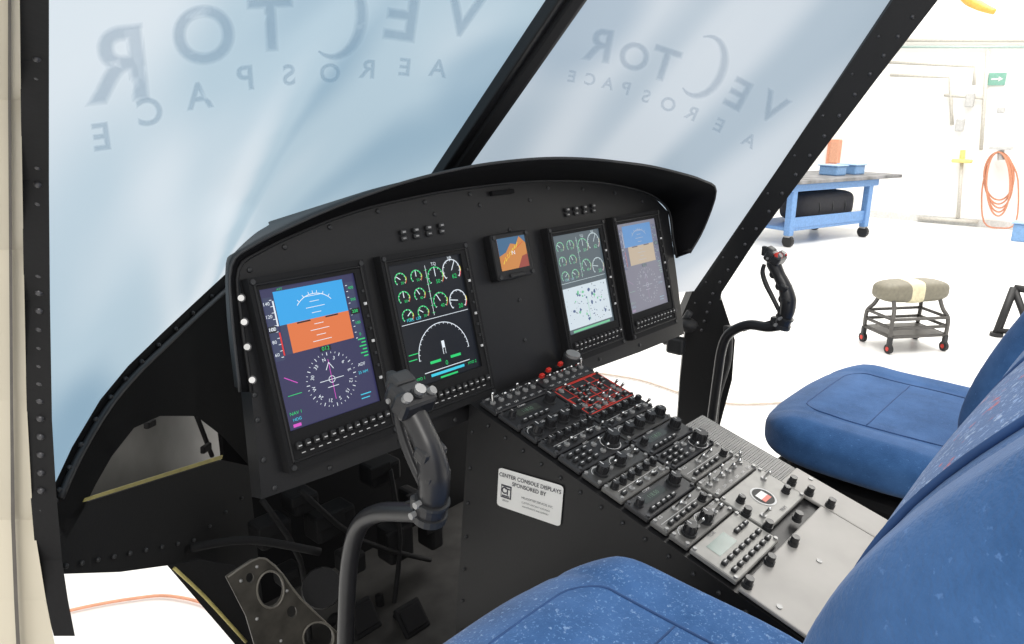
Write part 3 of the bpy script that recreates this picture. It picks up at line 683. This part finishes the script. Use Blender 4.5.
ptx('CENTER CONSOLE DISPLAYS',.5,.84,.14,bo=.01);ptx('SPONSORED BY',.5,.68,.14,bo=.01)
ptx('HELICOPTER SERVICES INC.',.64,.42,.075);ptx('CUSTOM AIRCRAFT AVIONICS',.62,.30,.06);ptx('MAINTENANCE AND SUPPORT',.62,.2,.055)
d.rect(.06,.26,.23,.60,ki,2);d.rect(.075,.30,.215,.56,MAT['plaque_white'],3);ptx('C',.12,.46,.24,ki,4,.03);ptx('T',.175,.44,.24,ki,4,.03);d.rect(.085,.31,.205,.345,ki,4);ptx('GROUP',.145,.20,.06)
mk('plaque',d.mesh('plaque',pq),CC,label='white rounded sticker with black sponsor lettering')
def knobmesh(r,h,m=RUB,ptr=True):
    b=MB();b.cyl((0,0,0),(0,0,h*.25),r*1.25,GRAPH,seg=18);b.cyl((0,0,h*.25),(0,0,h),r,m,r*.86,seg=14)
    for k in range(10): a=k*math.pi/5;b.box(Matrix.Translation((r*.95*math.cos(a),r*.95*math.sin(a),h*.6))@Matrix.Rotation(a,4,'Z'),(r*.2,r*.16,h*.7),m)
    if ptr: b.box(V((0,r*.5,h+.0002)),(r*.16,r*.8,.0006),WHT)
    return b.mesh('rotary_knob')
KN=pm('knob_black',(.02,.02,.022),.35)
KB=knobmesh(.0092,.017,KN);KS=knobmesh(.0056,.012,KN);KL=knobmesh(.012,.022,KN)
b=MB();b.cyl((0,0,0),(0,0,.003),.005,GRY,seg=12);b.cyl((0,0,.003),(0,-.005,.017),.0017,CHR,.0027,seg=8);b.sph(V((0,-.005,.017)),.003,CHR,seg=8);TG=b.mesh('toggle_switch')
b=MB();b.box(V((0,0,.003)),(.010,.007,.006),GRAPH,.001,1);b.box(V((0,0,.0062)),(.006,.0015,.0005),WHT);PB=b.mesh('push_button')
b=MB();b.box(V((0,0,.004)),(.010,.007,.008),pm('guard_red',(.6,.03,.02),.4),.001,1);b.box(V((0,0,.0002)),(.013,.010,.001),GRAPH);RG=b.mesh('guarded_switch')
modblk=pm('module_black',(.020,.020,.022),.42)
modmid=pm('module_part_lit',(.050,.050,.050),.38);modaft=pm('module_lit',(.125,.122,.116),.38)  # paler toward the aft: light caught there is put into the base colour
modl=pm('module_light',(.28,.275,.26),.45,.1)
def module(x0,x1,a0,a1,kind,base=None):
    if base is None: base=modblk if (a1<.2 or kind in('radio','autopilot')) else (modmid if a1<.30 else modaft)
    w=x1-x0;L=a1-a0;cx=(x0+x1)/2;ca=(a0+a1)/2
    b=MB();b.box(CM(cx,ca,.003),(w-.003,L-.003,.008),base,.0015,1)
    for sx in(-1,1):
        for sy in(-1,1): b.cyl(C(cx+sx*(w/2-.006),ca+sy*(L/2-.006),.006),C(cx+sx*(w/2-.006),ca+sy*(L/2-.006),.010),.0030,GRY if base!=modblk else RIV,seg=10)
    mo=b.obj('control_module',CC)
    d=DR()
    def put(me,x,y,r=0): mk(me.name.split('.')[0],me,mo,M=CM(cx+x,ca-y,.007)@Matrix.Rotation(r,4,'Z'))
    ink_=WHT
    if kind=='radio':
        d.rect(-w*.3,-L*.02,w*.12,L*.3,pm('lcd_off',(.05,.055,.05),.15),1);d.text('118.50',-w*.09,L*.14,.010,pm('lcd_segment',(.12,.2,.14),.4),2)
        put(KB,w*.30,L*.08);put(KS,-w*.38,L*.12)
        for k in range(5): put(PB,-w*.32+k*w*.1,-L*.28)
        d.text('COMM',-w*.1,L*.4,.006,ink_)
    elif kind=='knobs':
        for k in range(4): put(KB,-w*.36+k*w*.24,-L*.05);d.ring(-w*.36+k*w*.24,-L*.05,.016,.0011,ink_,20,160,n=10);d.text(('VOL','OFF','DIM','BRT')[k],-w*.36+k*w*.24,L*.39,.006,ink_)
    elif kind=='pair':
        for k in range(2): put(KB,-w*.30+k*w*.34,-L*.02);d.ring(-w*.30+k*w*.34,-L*.02,.016,.0011,ink_,20,160,n=10);d.text(('VOL','SQL')[k],-w*.30+k*w*.34,L*.38,.006,ink_)
        put(TG,-w*.13,0);put(TG,w*.26,0);put(PB,w*.40,0);d.text('TEST',w*.36,L*.34,.006,ink_)
    elif kind=='flat':
        d.text('ICS',-w*.36,L*.30,.007,ink_);d.line(-w*.44,0,w*.44,0,.0008,ink_)
        for k in range(5): put(PB,-w*.34+k*w*.12,-L*.22)
        put(KS,w*.32,-L*.2);put(TG,-w*.1,L*.2);put(TG,w*.08,L*.2)
    elif kind=='audio':
        for k in range(6): put(KS,-w*.38+k*w*.152,L*.16);put(TG if k%2 else PB,-w*.38+k*w*.152,-L*.25);d.text(('1','2','3','ADF','NAV','DME')[k],-w*.38+k*w*.152,L*.43,.005,ink_)
        d.line(-w*.4,-L*.06,w*.4,-L*.06,.0008,ink_)
    elif kind=='toggles':
        for k in range(6):
            put(TG,-w*.38+k*w*.15,L*.1,random.choice((0,math.pi)));d.text(random.choice(('ON','ARM','TEST','INV','BAT')),-w*.38+k*w*.15,L*.38,.006,ink_);d.text('OFF',-w*.38+k*w*.15,-L*.3,.006,ink_)
    elif kind=='red':
        for k in range(6): d.line(-w*(.46 if k%2 else .2),-L*.42+k*L*.17,w*(.46 if k%3 else .1),-L*.42+k*L*.17,.0020,REDI)
        for k in range(7):
            x=-w*.45+k*w*.15;y0=-L*.42 if k%2 else -L*.1;d.line(x,y0,x,L*.42 if k%3 else L*.1,.0020,REDI)
        d.line(-w*.47,-L*.46,w*.47,-L*.46,.0022,REDI);d.line(-w*.47,L*.46,w*.47,L*.46,.0022,REDI);d.line(-w*.47,-L*.46,-w*.47,L*.46,.0022,REDI);d.line(w*.47,-L*.46,w*.47,L*.46,.0022,REDI)
        for r in range(6):
            for k in range(6):
                if random.random()<.6: put(TG if random.random()<.4 else PB,-w*.38+k*w*.15,-L*.36+r*L*.145);d.text(random.choice(('ON','OFF','XFR','ENG')),-w*.38+k*w*.15,-L*.42+r*L*.145,.0042,ink_)
    elif kind=='keypad':
        d.rect(-w*.32,L*.02,w*.05,L*.32,pm('lcd_green_grey',(.13,.19,.17),.2),1)
        for r in range(2):
            for k in range(7): put(PB,-w*.38+k*w*.125,-L*.12-r*L*.2)
        for k in range(3):put(PB,w*.18+k*.013,L*.16)
        d.text('TCAS',-w*.1,L*.42,.007,ki)
    elif kind=='dial':
        d.disk(0,0,.021,RUB,1);d.ring(0,0,.021,.003,ink_,z=2);d.rect(-.011,-.002,.011,.009,pm('ind_white',(.7,.7,.7),.4),3);d.rect(-.011,-.009,.011,-.002,pm('ind_red',(.6,.08,.04),.4),3)
        put(KS,-w*.33,L*.2);put(KS,w*.33,-L*.2);put(TG,-w*.33,-L*.25);put(TG,w*.33,L*.25)
        d.text('TRIM',0,-L*.4,.008,ki)
    elif kind=='autopilot':
        for k in range(3):
            for r in range(3): put(PB,-w*.38+k*w*.13,-L*.27+r*L*.25)
        put(KL,w*.28,-L*.05);d.ring(w*.28,-L*.05,.018,.0012,ink_,0,360);put(TG,0.008,L*.2);put(TG,.008,-L*.2);d.text('AFCS',w*.0,L*.42,.006,ink_)
    if d.v: mk('module_legend',d.mesh('module_legend',lambda x,y,z:CM(cx,ca,0)@V((x,y,.0072+z*.00025))),mo)
    return mo
m1,m2=-.030,-.027
for a0,a1,k in [(.015,.058,'toggles'),(.058,.11,'radio'),(.11,.148,'knobs'),(.148,.19,'audio'),(.19,.238,'autopilot'),(.238,.276,'pair'),(.276,.318,'audio'),(.318,.364,'radio'),(.364,.396,'flat'),(.396,.43,'pair')]: module(XL+.005,m1,a0,a1,k)
module(XL+.005,m1,.43,.505,'keypad',modl)
for a0,a1,k in [(.015,.055,'toggles'),(.055,.15,'red'),(.15,.192,'audio'),(.192,.232,'knobs'),(.232,.278,'radio'),(.278,.32,'autopilot'),(.32,.358,'flat'),(.358,.40,'toggles')]: module(m2,XR-.004,a0,a1,k)
module(m2,XR-.004,.40,.485,'dial',modl)
for x,a in ((-.008,.018),(.02,.010),(.060,.006)): mk('guarded_switch',RG,CC,M=CM(x,a,.008))
b=MB();b.box(CM((XL+XR)/2,.685,.001),(XR-XL-.004,.35,.006),LGRY,.002);b.box(CM(XR+.032,.65,.001),(.066,.42,.006),LGRY,.002)
for (x,a) in ((-.155,.56),(-.02,.56),(.17,.47),(-.155,.7),(.17,.6)): b.cyl(C(x,a,.004),C(x,a,.0055),.004,GRY,seg=10)
b.obj('aft_cover_plate',CC,label='plain light grey metal cover plate')
for k,(x,a) in enumerate(((.124,.455),(.124,.485),(.124,.52),(-.020,.520),(-.022,.48),(-.158,.515),(-.09,.515),(.04,.50),(-.022,.445))):
    b=MB();b.cyl(C(x,a,.004),C(x,a,.010),.0075,GRAPH,seg=14);b.cyl(C(x,a,.010),C(x,a,.019),.006,KN,seg=14);b.obj('plate_stud',CC)
b=MB();dkm=pm('mesh_backing',(.10,.098,.095),.7);msh=pm('mesh_wire',(.33,.325,.315),.5,.1)
b.box(CM(.152,.345,-.006),(.070,.185,.002),dkm)
for k in range(38): b.box(CM(.152,.255+k*.0049,-.0035),(.068,.0022,.0015),msh)
for k in range(14): b.box(CM(.119+k*.0051,.345,-.0030),(.0022,.183,.0015),msh)
b.obj('mesh_grille',CC,label='fine grey metal mesh deck patch')
b=MB();b.cyl(C(.092,.008,0),C(.092,.008,.022),.018,GRAPH,seg=20);b.cyl(C(.092,.008,.022),C(.092,.008,.028),.014,GRY,seg=20);b.obj('round_indicator',CC)
# ================================================================ CYCLIC STICKS
def cyclic(x,near):
    def pt(px,py,dx=0): return onx(px,py,x+dx)
    if near:
        g=[(431,508),(434,492),(434,474),(430,452),(421,430),(411,410),(406,396)]
        rr=[.014,.0175,.0185,.0155,.0145,.0155,.013];tb=[(430,513),(405,512),(378,513),(360,525),(351,553),(347,600),(346,690)]
    else:
        g=[(783,322),(787,312),(788,300),(785,287),(779,275),(774,264),(773,257)]
        rr=[.0125,.0165,.018,.0145,.0135,.016,.012];tb=[(783,325),(768,327),(748,325),(730,333),(722,348),(717,380),(708,448)]
    G=[pt(*p) for p in g]
    t=thing('cyclic_stick',pt(*tb[-1]),'black cyclic control stick with moulded grip and curved tube','control stick')
    tb3=[pt(*p) for p in tb]
    b=MB();b.tube(tb3+[V((x,tb3[-1].y+.01,-.62))],.0116,STK,14,6);b.obj('stick_tube',t)
    b=MB();b.tube(G,rr,STK,10,5)
    for f in (1,2,3,4): b.sph(G[f]+V((0,.012,0)),.0105,STK,(.9,1,1.0),10)
    for f in (2,3): b.box(Matrix.Translation(G[f])@Matrix.Rotation(math.radians(25),4,'X'),(.034,.022,.018),STK,.005)
    b.obj('grip',t)
    H=G[-1];Hm=Matrix.Translation(H)@Matrix.Rotation(math.radians(28),4,'X')@Matrix.Scale(1.0 if near else .9,4)
    b=MB();b.box(Hm,(.038,.036,.030),STK,.009,3);b.box(Hm@Matrix.Translation((0,-.014,.003)),(.048,.024,.026),STK,.006);b.box(Hm@Matrix.Translation((0,.014,.008)),(.028,.020,.020),GRAPH,.004)
    for sx in (-1,1): b.cyl(Hm@V((sx*.018,.004,-.004)),Hm@V((sx*.0215,.004,-.004)),.003,GRY,seg=8)
    b.obj('grip_head',t)
    def hm(x,y,z): return Hm@V((x,y,z))
    b=MB();b.cyl(hm(0,-.012,.013),hm(0,-.014,.020),.008,GRAPH,seg=14);b.cyl(hm(0,-.014,.020),hm(0,-.015,.026),.0055,GRY,.0065,seg=12);b.obj('hat_switch',t)
    b=MB();b.cyl(hm(-.016,-.014,.010),hm(-.018,-.018,.022),.0055,GRY,seg=12);b.obj('trim_button',t)
    b=MB();b.cyl(hm(.016,-.014,.010),hm(.018,-.018,.020),.005,REDI if not near else GRY,seg=12);b.obj('release_button',t)
    b=MB();b.box(hm(0,.026,.0),(.010,.012,.022),GRAPH,.003);b.obj('trigger',t)
    b=MB();b.tube([G[5]+V((0,.022,-.004)),G[4]+V((0,.038,0)),G[3]+V((0,.044,0)),G[2]+V((0,.038,.004)),G[1]+V((0,.018,0))],[.0045,.0055,.006,.0055,.005],STK,8,5);b.obj('trigger_guard',t)
    dn_=(G[1]-G[0]).normalized()
    b=MB();b.cyl(G[0]-dn_*.014,G[0]-dn_*.005,.020,GRAPH,seg=18);b.cyl(G[0]-dn_*.005,G[0]+dn_*.009,.0175,STK,seg=18);b.cyl(G[0]+dn_*.009,G[0]+dn_*.013,.020,GRAPH,seg=18);b.box(Matrix.Translation(G[0]+V((0,.018,.0))),(.018,.018,.018),GRAPH,.003);b.cyl(G[0]+V((-.014,0,.012)),G[0]+V((-.023,0,.012)),.004,GRY,seg=10);b.cyl(G[0]+V((-.014,.008,-.004)),G[0]+V((-.023,.008,-.004)),.004,GRY,seg=10);b.obj('collar',t)
    b=MB();b.tube([G[0]+V((0,.02,0)),G[0]+V((0,.044,-.012)),tb3[2]+V((0,.01,-.016))],.0028,RUB,6,5);b.obj('wire_loom',t)
    if not near:
        b=MB();b.sph(hm(-.012,-.012,.014),.011,REDI,(1,1,.7),10);b.obj('red_thumb_cap',t)
    b=MB();b.cyl((x,tb3[-1].y+.01,-.62),(x,tb3[-1].y+.01,-.5),.06,RUB,.025,seg=18);b.obj('boot',t)
cyclic(-.5,True);cyclic(.6,False)
# ================================================================ SEATS
def fabric(name,base,fleck):
    m=bpy.data.materials.new(name);m.use_nodes=True;nt=m.node_tree;bs=nt.nodes['Principled BSDF'];bs.inputs['Roughness'].default_value=.9
    bs.inputs['Sheen Weight'].default_value=.15;bs.inputs['Specular IOR Level'].default_value=.15
    tc=nt.nodes.new('ShaderNodeTexCoord');n=nt.nodes.new('ShaderNodeTexNoise');n.inputs['Scale'].default_value=14;n.inputs['Detail'].default_value=10;n.inputs['Roughness'].default_value=.7
    nt.links.new(tc.outputs['Object'],n.inputs['Vector'])
    r=nt.nodes.new('ShaderNodeValToRGB');r.color_ramp.elements[0].position=.34;r.color_ramp.elements[1].position=.68
    r.color_ramp.elements[0].color=(*[c*.78 for c in base],1);r.color_ramp.elements[1].color=(base[0]*1.6,base[1]*1.3,base[2]*1.2,1)
    nt.links.new(n.outputs['Fac'],r.inputs['Fac']);col=r.outputs['Color']
    L_={2:((120,.575,(.27,.37,.55),0),(64,.60,(.40,.08,.10),3),(250,.57,(.2,.33,.60),7)),1:((140,.60,(.20,.32,.54),0),(260,.575,(.13,.26,.50),7)),0:((200,.62,(.08,.18,.40),2),)}[fleck]
    for (sc,th,cc,seed) in L_:
        n2=nt.nodes.new('ShaderNodeTexNoise');n2.noise_dimensions='4D';n2.inputs['W'].default_value=seed;n2.inputs['Scale'].default_value=sc;n2.inputs['Detail'].default_value=4;n2.inputs['Roughness'].default_value=.65
        nt.links.new(tc.outputs['Object'],n2.inputs['Vector'])
        r2=nt.nodes.new('ShaderNodeValToRGB');r2.color_ramp.elements[0].position=th;r2.color_ramp.elements[1].position=th+.06
        nt.links.new(n2.outputs['Fac'],r2.inputs['Fac'])
        mx=nt.nodes.new('ShaderNodeMix');mx.data_type='RGBA';nt.links.new(r2.outputs['Color'],mx.inputs['Factor']);nt.links.new(col,mx.inputs['A']);mx.inputs['B'].default_value=(*cc,1);col=mx.outputs['Result']
    nt.links.new(col,bs.inputs['Base Color'])
    w=nt.nodes.new('ShaderNodeTexNoise');w.inputs['Scale'].default_value=500;nt.links.new(tc.outputs['Object'],w.inputs['Vector'])
    bp=nt.nodes.new('ShaderNodeBump');bp.inputs['Strength'].default_value=.5;bp.inputs['Distance'].default_value=.001;nt.links.new(w.outputs['Fac'],bp.inputs['Height']);nt.links.new(bp.outputs['Normal'],bs.inputs['Normal'])
    return m
FAB=fabric('blue_seat_fabric',(.034,.11,.285),0);FABC=fabric('dotted_blue_fabric',(.036,.115,.30),1);FABF=fabric('flecked_blue_fabric',(.036,.115,.30),2)
SEAM=pm('seam_dark_blue',(.02,.065,.19),.8)
def seat(cx,cy,zt,fl,piv,lean,hz=.06,hx=.25,pe=3.4,pb=4.2):
    t=thing('pilot_seat',(cx,cy,-.62),'blue fabric pilot seat with bolstered cushion beside the centre console' if not fl else 'blue flecked fabric pilot seat with bolstered cushion and backrest','seat')
    hy=.21
    def f(c):
        z=c.z
        if z>0:
            a=abs(c.x);z+=.30*max(0,min(1,(a-.45)/.4))**1.5*(1-max(0,(a-.85)*4)) ; z-=.05*math.exp(-((a-.62)/.03)**2)
            z-=.3*max(0,(c.y-.6))**1.0
            z+=.12*math.exp(-((c.y-.55)/.25)**2)
        return V((c.x,c.y,z))
    CMx=Matrix.Translation((cx,cy,zt-.015-hz))
    b=MB();b.pillow((hx,hy,hz),FABC if fl else FAB,pe,28,f,CMx);b.obj('seat_cushion',t)
    def top(x,y):
        k=(abs(x)**pe+abs(y)**pe+1)**(1/pe);c=f(V((x/k,y/k,1/k)));return CMx@V((c.x*hx,c.y*hy,c.z*hz-.0004))
    b=MB()
    ring=[]
    for (x,y) in [(-.62,-.8+.15*i) for i in range(10)]+[(-.5+.2*i,.70) for i in range(6)]+[(.62,.55-.15*i) for i in range(10)]: ring.append(top(x,y))
    b.tube(ring,.0018,SEAM,6,3);b.tube([top(-.6+.2*i,.05) for i in range(7)],.0013,SEAM,6,3)
    b.obj('cushion_seam',t)
    b=MB();b.box(V((cx,cy-.02,zt-.16)),(.42,.34,.07),BLKM,.02);b.obj('seat_pan',t)
    for sx in(-.15,.15):
        b=MB();b.box(V((cx+sx,cy,-.405)),(.05,.34,.40),BLKM,.01);b.obj('seat_base',t)
    b=MB();b.box(V((cx-.02,cy-.275,zt+.02)),(.34,.03,.30),BLKM,.01);b.obj('back_hinge_frame',t)
    bm_=Matrix.Translation((cx,piv[0],piv[1]))@Matrix.Rotation(math.radians(lean),4,'X')@Matrix.Translation((0,0,.34))
    bw=.24
    def g(c):
        y=c.y
        if y>0:
            a=abs(c.x);y+=.35*max(0,min(1,(a-.5)/.35))**1.4*(1-max(0,(a-.85)*3));y-=.08*math.exp(-((a-.60)/.035)**2)
            y+=(.35 if fl else .10)*math.exp(-((c.z+.5)/.3)**2)
        k=1-.12*max(0,c.z)
        return V((c.x*k,y,c.z))
    b=MB();b.pillow((bw,.062,.38),FAB,pb,30,g,bm_);b.obj('backrest',t)
    rows=[]
    for i in range(21):
        row=[]
        for j in range(15):
            x=-.56+1.12*j/14;z=-.86+1.7*i/20;k=(abs(x)**pb+1+abs(z)**pb)**(1/pb);c=g(V((x,1,z))/k);row.append(bm_@V((c.x*bw,c.y*.062+.0015,c.z*.38)))
        rows.append(row)
    b=MB();b.grid(rows,FABF);b.obj('back_insert',t,label='flecked blue fabric centre insert')
    b=MB();b.tube([r[0] for r in rows],.0022,SEAM,6,2);b.tube([r[-1] for r in rows],.0022,SEAM,6,2);b.obj('back_seam',t)
seat(-.508,-.525,-.030,True,(-.752,.128),30,hx=.235,pe=3.0,pb=2.8);seat(.557,-.475,-.073,False,(-.662,-.060),22,.05)
# ================================================================ LIGHT
w=bpy.data.worlds.new('hangar_light');scene.world=w;w.use_nodes=True
bg=w.node_tree.nodes['Background'];bg.inputs['Color'].default_value=(1,.98,.95,1);bg.inputs['Strength'].default_value=1.1
def area(name,loc,tgt,size,power,col=(1,.97,.92)):
    l=bpy.data.lights.new(name,'AREA');l.shape='RECTANGLE';l.size=size;l.size_y=size*.6;l.energy=power;l.color=col
    o=bpy.data.objects.new(name,l);COL.objects.link(o);o.location=loc;o.rotation_euler=(V(tgt)-V(loc)).to_track_quat('-Z','Y').to_euler()
area('added_area_light',(5,0,5.5),(5,0,0),5,500);area('added_area_light',(-2.5,-2.5,2.6),(0,0,0),1.6,60)  # unseen lights added: overhead to brighten the hangar, low to fill the cockpit
area('added_area_light',(10,1,5.5),(11,1,0),5,500)  # another unseen overhead light added, nearer the wall
